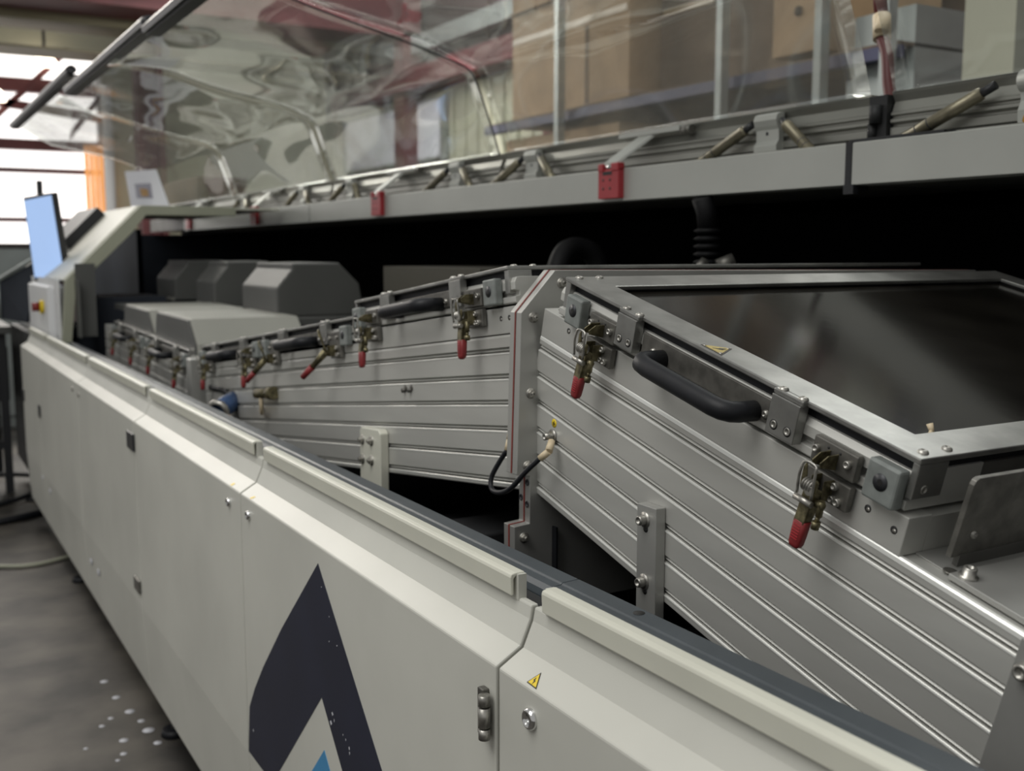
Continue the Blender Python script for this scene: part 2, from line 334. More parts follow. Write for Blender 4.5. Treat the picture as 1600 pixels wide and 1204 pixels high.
# ================================================================ MACHINE LOWER CABINET
mc = thing('machine_cabinet', 'long cream machine cabinet with hinged front panels and navy emblem', 'machine', (1.3, 3.5, -1.29))
YS = [-.15, .955, 1.913, 2.879, 3.844, 4.907, 5.53]
FR = [(.5545, -1.175), (.54, -.94), (.54, -.44), (.570, -.4225), (.582, -.3950), (.5848, -.3800), (.594, -.3800), (.594, -1.175)]
LIP = [(.5765, -.3770), (.5755, -.3565), (.5768, -.3530), (.5830, -.3516), (.594, -.3516), (.594, -.3552), (.5830, -.3552), (.5800, -.3582), (.5800, -.3770)]
panels = []
for i in range(6):
    y0, y1 = YS[i]+.003, YS[i+1]-.003
    p = MB().prism(FR, y0, y1).build('front_panel', 'cream', mc, .0022)
    panels.append(p)
    MB().prism(LIP, y0+.030 if i else y0, y1-.028).build('handle_lip', 'cream_lip', p, .0012, label='folded cream handle lip')
    MB().prism([(.5835, -.382), (.594, -.382), (.594, -.353), (.5835, -.353)], y0+.026 if i else y0, y1-.024).build('lip_back', 'cream', p)
# body behind
MB().prism([(.600, -1.15), (.600, -.40), (.640, -.40), (.640, -1.15)], -.15, 6.6).build('cabinet_body', 'dull_steel', mc)
CH = [(.642, -.47), (.642, -.400), (.6445, -.3925), (.650, -.3875), (.662, -.3865), (.664, -.3845), (.687, -.3835), (.688, -.386), (.688, -.47)]
for y0, y1 in ((-.15, 1.0185), (1.0195, 5.0), (5.002, 6.6)):
    MB().prism(CH, y0, y1).build('top_channel', 'slate', mc, .0012, label='slate blue painted rounded top channel')
hl = MB().lathe((.676, .887, -.3848), (0, 0, 1), [(.0065, 0), (.0065, .0014), (0, .0014)], 18); hl.build('drain_hole', 'hole', mc)
# interior walls, shade put into their colour
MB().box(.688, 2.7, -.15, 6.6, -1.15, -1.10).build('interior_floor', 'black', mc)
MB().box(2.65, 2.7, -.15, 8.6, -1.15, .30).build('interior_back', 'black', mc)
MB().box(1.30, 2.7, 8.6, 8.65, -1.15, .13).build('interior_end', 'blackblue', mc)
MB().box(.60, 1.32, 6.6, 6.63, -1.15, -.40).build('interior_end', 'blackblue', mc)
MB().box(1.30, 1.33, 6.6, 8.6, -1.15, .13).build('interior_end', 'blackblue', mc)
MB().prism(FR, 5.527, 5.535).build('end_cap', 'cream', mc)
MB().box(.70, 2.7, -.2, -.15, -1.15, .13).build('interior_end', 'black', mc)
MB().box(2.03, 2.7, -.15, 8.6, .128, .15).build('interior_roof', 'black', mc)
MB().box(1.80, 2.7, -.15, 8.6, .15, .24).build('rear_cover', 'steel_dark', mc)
# dark beams visible beneath the tunnel
for (x0, x1, y0, y1, z0, z1) in ((.74, 1.6, 1.50, 1.62, -.52, -.46), (.74, 1.6, 1.75, 1.80, -.60, -.50), (.70, .76, 1.2, 3.2, -.60, -.56), (.86, 1.5, .3, 1.25, -.62, -.58)):
    MB().box(x0, x1, y0, y1, z0, z1).build('inner_crossbeam', 'dull_steel', mc, .004)
MB().hexa([(.75, 1.36, -.50), (1.65, 1.36, -.50), (1.65, 2.1, -.56), (.75, 2.1, -.56), (.75, 1.36, -.49), (1.65, 1.36, -.49), (1.65, 2.1, -.55), (.75, 2.1, -.55)]).build('inner_tray', 'dull_steel', mc)
MB().hexa([(.88, 1.0, -.395), (1.5, 1.0, -.395), (1.5, 1.29, -.40), (.88, 1.29, -.40), (.88, 1.0, -.375), (1.5, 1.0, -.375), (1.5, 1.29, -.33), (.88, 1.29, -.33)]).build('underframe_plate', 'alu_flange', mc)
# feet
for y in (2.83, 4.4, 6.0, .6):
    ft = MB().cyl((.60, y, -1.29), (.60, y, -1.272), .035, .03, 18).build('levelling_foot', 'rubber', mc)
    MB().cyl((.60, y, -1.272), (.60, y, -1.15), .008, n=10).build('foot_stem', 'screw', ft)
# latches, hinges, stickers, screws on the panels
def latch(y, z, par, r=.0115):
    k = MB().lathe((.54, y, z), (-1, 0, 0), [(r, 0), (r, .002), (r*.86, .0055), (r*.62, .0065), (r*.62, .0045), (r*.30, .0045), (r*.30, .0025), (0, .0025)], 24).build('key_latch', 'chrome', par, label='round chrome key latch')
    return k
latch(.885, -.4705, panels[0]); latch(1.858, -.469, panels[1], .0085); latch(1.985, -.471, panels[2], .0085)
hg = MB().box(.531, .54, .972, .984, -.523, -.470).build('hinge', 'steel', panels[1], .0015, label='grey metal barrel hinge')
MB().cyl((.530, .966, -.523), (.530, .966, -.511), .0065).cyl((.530, .966, -.509), (.530, .966, -.487), .0068).cyl((.530, .966, -.485), (.530, .966, -.473), .0065).build('hinge_barrel', 'screw', hg)
MB().box(.5335, .54, 2.872, 2.958, -.519, -.472).build('slot_latch', 'plasblack', panels[3], .003, label='black recessed slot latch')
MB().box(.5335, .54, 2.875, 2.945, -.905, -.868).build('hinge', 'steel', panels[3], .004)
for i, y in ((4, 4.90), (5, 5.50)): MB().box(.534, .54, y-.02, y+.03, -.70, -.645).build('slot_latch', 'plasblack', panels[i], .003)
for (y, z, i) in ((3.93, -.47, 4), (3.80, -.475, 3)): b_ = MB(); button(b_, (.54, y, z), (-1, 0, 0), .010, .004); b_.build('panel_screw', 'screw', panels[i])
for (y, z, i) in ((4.72, -.985, 4), (3.72, -1.03, 3), (3.58, -1.03, 3), (4.95, -.97, 5)): b_ = MB(); button(b_, (.5425, y, z), (-1, 0, -.1), .012, .004); b_.build('bevel_screw', 'chip', panels[i])
def decal(pts, m, par, name, off=.0007, lab=None):
    # thin raised vinyl: pts on panel plane (y,z)
    return MB().prism(pts, .54-off, .5401, 'x').build(name, m, par, label=lab)
ap = (1.504, -.467)
decal([ap, (1.69, -.628), (1.80, -.733), (1.855, -.792), (1.893, -.842), (1.908, -.935), (1.765, -.935), (1.501, -.677)], 'navy', panels[2 - 1], 'emblem_leg', lab='navy left leg of the pointed emblem')
decal([ap, (1.501, -.677), (1.248, -.935), (1.028, -.935)], 'navy', panels[1], 'emblem_leg', lab='navy right leg of the pointed emblem')
decal([(1.495, -.760), (1.668, -.935), (1.325, -.935)], 'blue', panels[1], 'emblem_wedge', lab='light blue inner wedge of the emblem')
ch = []
for (px, y, z, a, b_) in ((0, 1.455, -.686, .0035, .0030), (0, 1.462, -.703, .0045, .0038), (0, 1.448, -.694, .001, .003), (0, 1.413, -.702, .0010, .0016), (0, 1.402, -.705, .0012, .0022), (0, 1.389, -.713, .0022, .003), (0, 1.388, -.720, .0014, .003), (0, 1.49, -.50, .001, .001), (0, 1.46, -.537, .001, .001), (0, 1.43, -.572, .0014, .001), (0, 1.462, -.576, .001, .001), (0, 1.872, -.88, .002, .003)):
    decal([(y-a, z), (y, z-b_), (y+a, z+b_*.2), (y, z+b_)], 'chip', panels[1], 'paint_chip', .0010)
# stickers on the upper chamfer of a panel: t runs up the chamfer
def chpt(y, t, off=0):
    nx, nz = -.504, .864
    return (.54 + .03*t + nx*off, y, -.44 + .0175*t + nz*off)
def chdecal(pts, m, par, name, off=.0005, lab=None):
    n = len(pts); mb = MB(); vs = [chpt(y, t, off) for y, t in pts] + [chpt(y, t, -.0002) for y, t in pts]
    mb.add(vs, [tuple(range(n)), tuple(range(n, 2*n))[::-1]] + [(i, (i+1) % n, n+(i+1) % n, n+i) for i in range(n)])
    return mb.build(name, m, par, label=lab)
tri = [(.8954, .616), (.8998, .117), (.8799, .093)]
cx_ = sum(p[0] for p in tri)/3; ct_ = sum(p[1] for p in tri)/3
hv = chdecal(tri, 'ink', panels[0], 'warning_label', .0004, 'yellow high voltage warning triangle with black border')
chdecal([(cx_+(y-cx_)*.8, ct_+(t-ct_)*.8) for y, t in tri], 'yellow', hv, 'label_face', .0007)
chdecal([(.8938, .40), (.8942, .28), (.8922, .27), (.8908, .15), (.8902, .29), (.8920, .30)], 'ink', hv, 'bolt_symbol', .001)
chdecal([(1.987, .10), (1.984, .31), (1.974, .30), (1.977, .09)], 'yellow', panels[2], 'yellow_tag')
chdecal([(1.861, .09), (1.854, .31), (1.846, .30), (1.853, .08)], 'yellow', panels[1], 'yellow_tag')

# ================================================================ TUNNELS
N_T = tun((.8, 1.295, -.1385), 14.58); F_T = tun((.8, 1.325, -.144), -7.17); R_T = tun((.8, 3.30, -.400), 1.0)
def grooved(top, lips, bottom, pitch, back=.9):
    P = [(back, top), (.8045, top), (.8012, top-.0012), (.80, top-.0045)]
    for k in range(lips):
        l = -k*pitch
        P += [(.80, l+.0098), (.8062, l+.0096), (.8022, l+.0046), (.8110, l+.0042), (.8110, l+.0020), (.8018, l+.0018), (.80, l)]
    P += [(.80, bottom+.002), (.802, bottom), (back, bottom)]
    return P
def bolt_x(T, u, w_, x, par, r=.0046, name='socket_screw', h=.0045):
    mb = MB(T); socket(mb, (x, u, w_), (-1, 0, 0), r, h); return mb.build(name, 'screw', par)
def hole_x(T, u, w_, x, par, r=.0042):
    mb = MB(T); mb.lathe((x, u, w_), (-1, 0, 0), [(r, 0), (r, .0003), (0, .0003)], 16); o = mb.build('screw_hole', 'hole', par)  # flat dark disc paints the shade in the hole
    mb = MB(T); mb.lathe((x-.0002, u-r*.15, w_-r*.3), (-1, 0, 0), [(r*.62, 0), (r*.62, .0003), (0, .0003)], 12); mb.build('screw_hole', 'screw', par); return o  # offset pale disc paints the lit crescent in the hole

def toggle(T, u, par, dw=0, opened=False, lo_m='steel'):
    """over-centre clamp: base plate, lever, loop, coil, set screw, red grip"""
    base = MB(T).prism([(u-.029, .037+dw), (u+.029, .037+dw), (u+.029, .0635+dw), (u-.029, .0635+dw)], .790, .798, 'x').build('toggle_clamp', lo_m, par, .0012, label='toggle clamp with zinc lever and red vinyl grip')
    for du, ww in ((-.018, .0435), (-.011, .0435), (-.011, .0575)): bolt_x(T, u+du, ww+dw, .790, base, .0042)
    br = MB(T)
    br.box(.776, .790, u+.008, u+.0092, .041+dw, .063+dw).box(.776, .790, u-.0085, u-.0073, .041+dw, .063+dw).build('side_cheek', 'zinc', base, .0006)
    q = MB(T)
    if opened:   # lever swung away from the tunnel side and towards the far end
        p0 = Vector((.770, u, .052+dw)); p1 = Vector((.748, u+.026*opened, .022+dw)); p2 = Vector((.735, u+.052*opened, .002+dw))
        q.cyl(tuple(p0), tuple(p1), .009, .006, 8); q.build('lever', 'zinc', base)
        MB(T).cyl(tuple(p1), tuple(p2), .0072, .0062, 10).build('grip', 'red', base)
        MB(T).tube(curve_pts([(.770, u-.006, .05+dw), (.755, u-.004, .085+dw), (.765, u+.02, .095+dw), (.772, u+.008, .05+dw)], 6), .0016, 6).build('wire_loop', 'zinc', base)
        return base
    # lever: U channel, slightly flared away at the bottom
    q.hexa([(.762, u-.0068, .016+dw), (.762, u+.0068, .016+dw), (.773, u+.0068, .016+dw), (.773, u-.0068, .016+dw),
            (.767, u-.0075, .050+dw), (.767, u+.0075, .050+dw), (.781, u+.0075, .050+dw), (.781, u-.0075, .050+dw)])
    q.prism([(u+.0045, .048+dw), (u+.012, .052+dw), (u+.0125, .072+dw), (u+.009, .079+dw), (u+.006, .066+dw)], .765, .767, 'x')
    q.prism([(u-.0045, .048+dw), (u-.0105, .052+dw), (u-.0115, .064+dw), (u-.008, .066+dw)], .763, .766, 'x')
    q.build('lever', 'zinc', base, .001)
    MB(T).cyl((.763, u-.0105, .040+dw), (.763, u+.0125, .040+dw), .0035, n=10).cyl((.766, u-.0045, .0535+dw), (.760, u-.0045, .0535+dw), .0052, n=12).build('pivot_pin', 'screw', base)
    c = MB(T)
    for k in range(4): c.lathe((.7655, u-.0065+k*.0033, .0565+dw), (0, 1, 0), [(.0058, 0), (.0071, .0008), (.0071, .0018), (.0058, .0026)], 14)
    c.build('coil', 'screw', base)
    MB(T).tube(curve_pts([(.760, u+.0085, .046+dw), (.757, u+.0080, .066+dw), (.758, u+.0070, .0785+dw), (.759, u+.002, .0815+dw), (.760, u-.0075, .0800+dw), (.759, u-.0095, .074+dw), (.761, u-.0098, .046+dw)], 6), .0015, 8).build('wire_loop', 'screw', base)
    # hook ears on the upper plate side
    e = MB(T)
    for s_ in (-.0058, .0045): e.prism([(.790, .072+dw), (.768, .077+dw), (.767, .082+dw), (.776, .0885+dw), (.790, .0890+dw)], u+s_, u+s_+.0015, 'y')
    e.build('hook_ear', 'zinc', base, .0004)
    MB(T).cyl((.770, u-.016, .046+dw), (.770, u-.016, .030+dw), .0036, n=10).cyl((.770, u-.016, .030+dw), (.769, u-.016, .024+dw), .0024, n=8).cyl((.769, u-.016, .0245+dw), (.769, u-.016, .0165+dw), .0045, .0042, 10).cyl((.772, u-.006, .040+dw), (.770, u-.018, .042+dw), .0042, n=8).build('set_screw', 'zinc', base)
    g = MB(T)
    rings = [(.0185, .0084, .0056, 0), (.0180, .0088, .0062, 0), (.004, .0084, .0058, .0008), (-.006, .0078, .0054, .0016), (-.0095, .0066, .0046, .002), (-.0115, .0035, .0024, .0022)]
    vs = []; n = 16
    for (ww, a, b, off) in rings:
        for k in range(n):
            t = 2*math.pi*k/n; cs, sn = math.cos(t), math.sin(t)
            vs.append((.7680 - off*1.0 + b*math.copysign(abs(sn)**.6, sn), u + a*math.copysign(abs(cs)**.6, cs), ww+dw))
    fs = [(i*n+k, i*n+(k+1) % n, (i+1)*n+(k+1) % n, (i+1)*n+k) for i in range(len(rings)-1) for k in range(n)]
    g.add(vs, fs + [tuple(range(n))[::-1], tuple(range((len(rings)-1)*n, len(rings)*n))], True)
    gp = g.build('grip', 'red', base)
    rr = MB(T)
    for k in range(6): rr.box(.7613-.0002*k, .7622-.0002*k, u-.0045, u+.0045, .0135-k*.0029+dw, .0141-k*.0029+dw)
    o_ = rr.build('grip_ribs', 'redbr', base); o_['kind'] = 'stuff'
    return base

def lid(T, u0, sg, dw, label, par):
    U = lambda s: u0 + sg*s
    def B(mb, x0, x1, s0, s1, w0, w1): a, b = sorted((U(s0), U(s1))); return mb.box(x0, x1, a, b, w0+dw, w1+dw)
    # frame: flat ring with window opening and ears at the clamp blocks
    X0, X1, iw = .7955, 1.705, .049
    a, b = U(0), U(.604)
    lo, hi = min(a, b), max(a, b)
    out = [(X0, lo), (X0, hi), (X1, hi), (X1, lo)]; inn = [(X0+iw, lo+iw), (X0+iw, hi-iw), (X1-iw, hi-iw), (X1-iw, lo+iw)]
    fm = MB(T); w0, w1 = .1155+dw, .1215+dw
    vs = [(x, u, ww) for ww in (w0, w1) for (x, u) in out+inn]; fs = []
    for i in range(4):
        j = (i+1) % 4
        fs += [(i, j, 4+j, 4+i), (8+i, 12+i, 12+j, 8+j), (i, 8+i, 8+j, j), (4+i, 4+j, 12+j, 12+i)]
    fm.add(vs, fs)
    for s0, s1 in ((.137, .178), (.418, .461)): B(fm, .789, .7965, s0, s1, .1156, .1214)
    r = fm.build('tunnel_lid', 'alu_plate', par, .0014, label=label)
    B(MB(T), .840, X1-.045, .045, .559, .108, .113).build('lid_window', 'glass_black', r, label='black smoked glass window')
    sl = MB(T)
    B(sl, .806, .842, .01, .594, .1045, .1155); B(sl, X1-.045, X1-.01, .01, .594, .1045, .1155); B(sl, .842, X1-.045, .01, .045, .1045, .1155); B(sl, .842, X1-.045, .559, .594, .1045, .1155)
    o_ = sl.build('rubber_seal', 'rubber', r)
    # side body, an extruded bar with a slot
    P = [(.90, .0655), (.8015, .0655), (.80, .067), (.80, .0755), (.808, .077), (.808, .084), (.80, .0855), (.80, .0965), (.8035, .1035), (.808, .1045), (.90, .1045)]
    MB(T).prism([(x, ww+dw) for x, ww in P], min(U(-.012), U(.597)), max(U(-.012), U(.597)), 'y').build('side_bar', 'alu', r, .0006)
    B(MB(T), .90, 1.70, .0, .597, .0655, .104).build('lid_body', 'steel_dark', r)
    # square end blocks with plug
    for s0, s1 in ((.024, .061), (.557, .595)):
        B(MB(T), .785, .80, s0, s1, .0655, .1055).build('corner_block', 'block', r, .0028)
        mb = MB(T); mb.lathe((.785, U((s0+s1)/2), .087+dw), (-1, 0, 0), [(.0085, 0), (.0085, .0006), (0, .0006)], 20); mb.build('plug', 'plug', r)
        mb = MB(T); mb.lathe((.785, U((s0+s1)/2), .087+dw), (-1, 0, 0), [(.0034, 0), (.0034, .0008), (0, .0008)], 6, False); mb.build('plug_socket', 'ink', r)
    for s0, s1 in ((.076, .134), (.484, .542)):
        B(MB(T), .790, .799, s0, s1, .0685, .0965).build('catch_plate', 'steel', r, .0016)
        for f in (.12, .84):
            bolt_x(T, U(s0+(s1-s0)*f), .0845+dw, .790, r, .0042)
        for f in (.35, .62):
            mb = MB(T); mb.lathe((.790, U(s0+(s1-s0)*f), .0905+dw), (-1, 0, 0), [(.0016, 0), (.0016, .0002), (0, .0002)], 10); mb.build('pin_hole', 'hole', r)
    for s0, s1 in ((.138, .177), (.419, .460)):
        B(MB(T), .787, .800, s0, s1, .0735, .1156).build('clamp_block', 'alu_plate', r, .0009)
        for f in (.27, .76):
            mb = MB(T); mb.lathe((.787, U(s0+(s1-s0)*f), .0845+dw), (-1, 0, 0), [(.0056, 0), (.0056, .0002), (0, .0002)], 18); mb.build('counterbore', 'hole', r)
            bolt_x(T, U(s0+(s1-s0)*f), .0845+dw, .7868, r, .0043, h=.0006)
        for f in (.18, .88):
            mb = MB(T); button(mb, (.7945, U(s0+(s1-s0)*f), .1214+dw), (0, 0, 1)); mb.build('button_screw', 'screw', r)
    # far and near corner posts under the frame
    for s0, s1, uu in ((.0, .012, .006), (.596, .6035, .600)):
        B(MB(T), .797, .838, s0, s1, .080, .1156).build('corner_post', 'alu_plate', r, .001)
        for xx in (.812, .845):
            mb = MB(T); button(mb, (xx, U(uu+(.002 if uu < .1 else -.008)), .1214+dw), (0, 0, 1)); mb.build('button_screw', 'screw', r)
        if uu > .5:
            mb = MB(T); socket(mb, (.812, U(.6035), .089+dw), (0, sg, 0), .0046, .001); mb.build('socket_screw', 'screw', r)
    # plate behind the handle and handle
    B(MB(T), .7965, .80, .183, .414, .0765, .1035).build('handle_plate', 'steel', r, .001)
    hp = [(.797, U(.226), .083+dw), (.775, U(.226), .083+dw), (.766, U(.228), .083+dw), (.7595, U(.235), .083+dw), (.757, U(.247), .083+dw),
          (.757, U(.30), .083+dw), (.757, U(.355), .083+dw), (.757, U(.368), .083+dw), (.7595, U(.380), .083+dw), (.766, U(.3875), .083+dw), (.775, U(.390), .083+dw), (.797, U(.390), .083+dw)]
    MB(T).tube(hp, .0115, 18).build('handle', 'rubber', r, label='black rubber coated grab handle')
    for s_ in (.207, .4075): mb = MB(T); button(mb, (.7965, U(s_), .086+dw), (-1, 0, 0), .0048, .0035); mb.build('button_screw', 'screw', r)
    return r

# --- near tunnel (rises away from the viewer)
nt = thing('process_tunnel', 'nearest tunnel section with grooved aluminium side rising to the red gasket flange', 'tunnel', (1.2, .9, -.6))
PN = .0390
side = MB(N_T).prism(grooved(.0215, 6, -.2045, PN, 1.68), -1.35, -.0015, 'y').build('grooved_side', 'alu', nt, .0006, label='grooved extruded aluminium side')
# pale strips paint the highlight along the lower groove lips
for k in range(6):
    MB(N_T).box(.7994, .8016, -1.35, -.002, -k*PN-.0010, -k*PN+.0008).build('groove_glint', 'alu_glint', nt, .0003)
MB(N_T).prism([(.7996, .0165), (.8000, .0205), (.8015, .0225), (.8050, .0227), (.8050, .0215), (.802, .0205), (.801, .0165)], -1.35, -.002, 'y').build('top_edge_glint', 'alu_glint', nt)  # pale strip paints the highlight on the rounded top edge
bar = MB(N_T).box(.80, .832, -.6555, -.002, .0222, .0622).build('side_bar', 'alu', nt, .0009)
MB(N_T).box(.832, 1.68, -.6555, -.002, .0222, .060).build('tunnel_top', 'alu', nt)
for u, ww in ((-.069, .0505), (-.105, .0497), (-.609, .0495), (-.643, .0440)): hole_x(N_T, u, ww, .80, bar, .0040)
mb = MB(N_T); mb.lathe((.822, -.015, .0623), (0, 0, 1), [(.006, 0), (.006, .0004), (.004, .0004), (.004, .0002), (0, .0002)], 14); mb.build('screw_hole', 'hole', bar)
MB(N_T).box(.823, 1.68, -1.35, -.6558, .0217, .0235).build('cover_sheet', 'alu_flange', nt, .0004, label='flat grey aluminium cover sheet')
MB(N_T).box(.8115, 1.68, -1.35, -.7015, .0235, .0292).build('step_plate', 'alu_flange', nt, .0008)
# standing stop plate in front of the lid end
MB(N_T).prism([(.8285, .034), (.8315, .107), (.8335, .1115), (.838, .1135), (1.68, .1135), (1.68, .034)], -.688, -.682, 'y').build('stop_plate', 'steel', nt, .0008, label='dark standing stop plate')
MB(N_T).box(.84, 1.68, -.689, -.683, .0235, .036).build('stop_plate_foot', 'steel_dark', nt)
mb = MB(N_T); button(mb, (.852, -.688, .055), (0, -1, 0), .0042, .003); mb.build('button_screw', 'screw', nt)
mb = MB(N_T); mb.lathe((.824, -.7125, .0292), (0, 0, 1), [(.009, 0), (.009, .0015), (.0062, .0015), (.0062, .009), (.005, .0098), (.0032, .0098), (.0032, .005), (0, .005)], 18); mb.build('cap_screw', 'screw', nt)
mb = MB(N_T); mb.lathe((.826, -.6935, .0235), (0, 0, 1), [(.007, 0), (.007, .0008), (.004, .0008), (0, .0004)], 18); mb.build('plug', 'steel', nt)
# end joint plate at lower right
MB(N_T).prism([(-.7905, .0215), (-.790, -.205), (-1.35, -.205), (-1.35, .0215)], .796, .8, 'x').build('joint_plate', 'alu_flange', nt, .0012)
bs = bolt_x(N_T, -.803, -.004, .796, nt, .0078, h=.009)
toggle(N_T, -.050-.105, nt); toggle(N_T, -.050-.513, nt)
# vertical strap with two washered screws
st = MB().box(.785, .7995, .999, 1.037, -.52, -.307).build('support_strap', 'alu_flange', nt, .001, label='vertical aluminium strap bolted to the tunnel side')
for z in (-.325, -.403):
    MB().lathe((.785, 1.021, z), (-1, 0, 0), [(.0100, 0), (.0100, .0012), (0, .0012)], 20).build('washer', 'screw', st)
    MB().lathe((.785, 1.019, z-.011), (-1, 0, 0), [(.0045, 0), (.0045, .0004), (0, .0004)], 12).build('slot_end', 'hole', st)
    mb = MB(); socket(mb, (.7838, 1.021, z), (-1, 0, 0), .0062, .0095, 16); mb.build('cap_screw', 'screw', st)
# flange pair with red gasket
FLP = [(.7730, -.0855), (.8290, -.0265), (.8370, -.0262), (1.76, -.034), (1.76, -.52), (.822, -.52), (.822, -.52), (.762, -.52), (.762, -.3935), (.7875, -.3915), (.7880, -.3215), (.7660, -.3180)]
fl = MB().prism(FLP, 1.2965, 1.3105).build('flange_plate', 'alu_flange', nt, .0008, label='machined front flange plate')
MB().prism([(x-.0006 if x < 1.7 else x, z+.0006) for x, z in FLP], 1.3106, 1.3138).build('gasket', 'seal', nt, label='red silicone gasket')
fl2 = MB().prism(FLP, 1.3139, 1.3270).build('flange_plate', 'alu_flange', nt, .0008)
for x, z in ((.8405, -.0445), (.7930, -.0925), (.7890, -.2010), (.7840, -.3060), (.778, -.411)):
    mb = MB(); hexnut(mb, (x, 1.2965, z), (0, -1, 0), .0068); mb.build('flange_bolt', 'screw', fl)
for y, z in ((1.3035, -.332), (1.3035, -.364)): mb = MB(); socket(mb, (.7875, y, z), (-1, 0, 0), .0050, .0008); mb.build('socket_screw', 'plug', fl)
mb = MB(); socket(mb, (.7875, 1.3205, -.357), (-1, 0, 0), .0050, .0008); mb.build('socket_screw', 'plug', fl2)
# thin black crack line strip and vertical leg behind flange
MB().box(.826, .829, 1.285, 1.2964, -.52, -.40).build('crack_strip', 'rubber', nt)

# earth sticker and cable lug
# sticker placed from plane point (x=.8, y=1.228, z=-.234)
def n_loc(y, z):
    a = math.radians(14.58); dy, dz = y-1.295, z+.1385
    return dy*math.cos(a)+dz*math.sin(a), -dy*math.sin(a)+dz*math.cos(a)
u, ww = n_loc(1.2511, -.2389)
mb = MB(N_T); mb.lathe((.80, u, ww), (-1, 0, 0), [(.0062, 0), (.0062, .0004), (0, .0004)], 20); es = mb.build('earth_sticker', 'yellow', nt, label='round yellow earth symbol sticker')
MB(N_T).box(.7992, .7996, u-.0005, u+.0005, ww-.0035, ww+.0038).box(.7992, .7996, u-.003, u+.003, ww-.0004, ww+.0006).box(.7992, .7996, u-.0018, u+.0018, ww-.002, ww-.0012).build('earth_symbol', 'ink', es)

# --- far tunnel (falls away)
ft = thing('process_tunnel', 'middle tunnel section behind the flange falling away with grooved aluminium side', 'tunnel', (1.2, 2.2, -.7))
def grooved_far(T, u0, u1, par, dw, pitch=.0395, back=1.68):
    MB(T).prism(grooved(.0290+dw*0, 6, -.2045, pitch, back), u0, u1, 'y').build('grooved_side', 'alu', par, label='grooved extruded aluminium side')
    for k in range(6): MB(T).box(.7994, .8016, u0, u1, -k*pitch-.0008, -k*pitch+.0006).build('groove_glint', 'alu_glint', par)  # painted highlight strips, as on the near side
    MB(T).box(.80, .832, u0, u1, .0297, .0292+.040).build('side_bar', 'alu', par, .0008)
    MB(T).box(.832, back, u0, u1, .0295, .066).build('tunnel_top', 'alu', par)
grooved_far(F_T, .003, 1.85, ft, 0)
for u in (.045, .070): hole_x(F_T, u, .053, .80, ft, .0040)
for u in (.407, .432):
    mb = MB(F_T); mb.lathe((.80, u, -.046), (-1, 0, 0), [(.0065, 0), (.0065, .0004), (0, .0004)], 12); mb.lathe((.7995, u+.003, -.050), (-1, 0, 0), [(.0045, 0), (.0045, .006), (0, .006)], 10); mb.build('stud', 'steel', ft)
toggle(F_T, .035+.105, ft, .0075); toggle(F_T, .035+.513, ft, .0075)
ws = MB().prism([(1.826, -.56), (1.926, -.56), (1.926, -.344), (1.918, -.337), (1.836, -.331), (1.826, -.338)], .782, .7995, 'x').build('support_strap', 'cream_lip', ft, .002, label='cream painted strap with four bolts')
for y, z in ((1.912, -.361), (1.868, -.357), (1.912, -.399), (1.868, -.395)):
    mb = MB(); hexnut(mb, (.782, y, z), (-1, 0, 0), .0085); mb.build('strap_bolt', 'screw', ws)
# pipe fittings on the far tunnel side
ring = MB(F_T); ring.lathe((.79, 1.262, -.068), (-1, .3, 0), [(.026, 0), (.031, .002), (.031, .008), (.026, .010), (.026, 0)], 18); ring.build('hose_ring', 'lug', ft)
MB(F_T).cyl((.79, 1.20, -.046), (.775, 1.26, -.046), .012).cyl((.79, 1.17, -.046), (.79, 1.21, -.046), .016, n=8).build('pipe_fitting', 'zinc', ft)

# lids ------------------------------------------------
l1 = lid(N_T, -.050, -1, 0, 'scratched aluminium lid with large black window and warning triangle', nt)
wt = [(.792, -.336), (.825, -.354), (.790, -.373)]
def topdecal(pts, z, m, par, name, k=1., h=.0005):
    cx = sum(p[0] for p in pts)/len(pts); cu = sum(p[1] for p in pts)/len(pts)
    return MB(N_T).prism([(cx+(x-cx)*k, cu+(u_-cu)*k) for x, u_ in pts], z, z+h, 'z').build(name, m, par)
wt = [(.7990, -.334), (.829, -.354), (.7985, -.372)]
a_ = topdecal(wt, .1216, 'steel_dark', l1, 'warning_plate'); a_['label'] = 'worn yellow warning triangle plate on the frame'
b2 = topdecal(wt, .1218, 'yellow_dull', l1, 'plate_face', .84, .0008)
topdecal([(.803, -.350), (.811, -.354), (.811, -.352), (.819, -.356), (.812, -.3565), (.812, -.3585)], .1227, 'ink', l1, 'plate_symbol', 1, .0003)
for (x, u_) in wt: mb = MB(N_T); button(mb, (.809+(x-.809)*.75, -.353+(u_+.353)*.75, .1222), (0, 0, 1), .0022, .0012, 8); mb.build('rivet', 'screw', l1)
# small brass wing nut lying at the window corner
tag(MB(N_T).cyl((.883, -.596, .1145), (.883, -.590, .1225), .0022, .0035, 8).cyl((.874, -.600, .1150), (.880, -.596, .1170), .0025, .002, 8).build('brass_fitting', 'lug'), 'tiny brass fitting lying at the near corner of the black lid window', 'fitting')
lid(F_T, .035, 1, .0075, 'aluminium lid directly behind the red gasket flange', ft)
lid(tun((.8, 1.325, -.144-.004), -7.17), .645, 1, -.018, 'lid with blurred handle, second behind the flange', ft)
lid(tun((.8, 1.325, -.144-.004), -7.17), 1.25, 1, -.018, 'lid beside the upright end bracket', ft)
toggle(F_T, .645+.10, ft, -.016, 1.0); toggle(F_T, .645+.51, ft, -.016, .9); toggle(F_T, 1.25+.09, ft, -.018); toggle(F_T, 1.25+.50, ft, -.018)

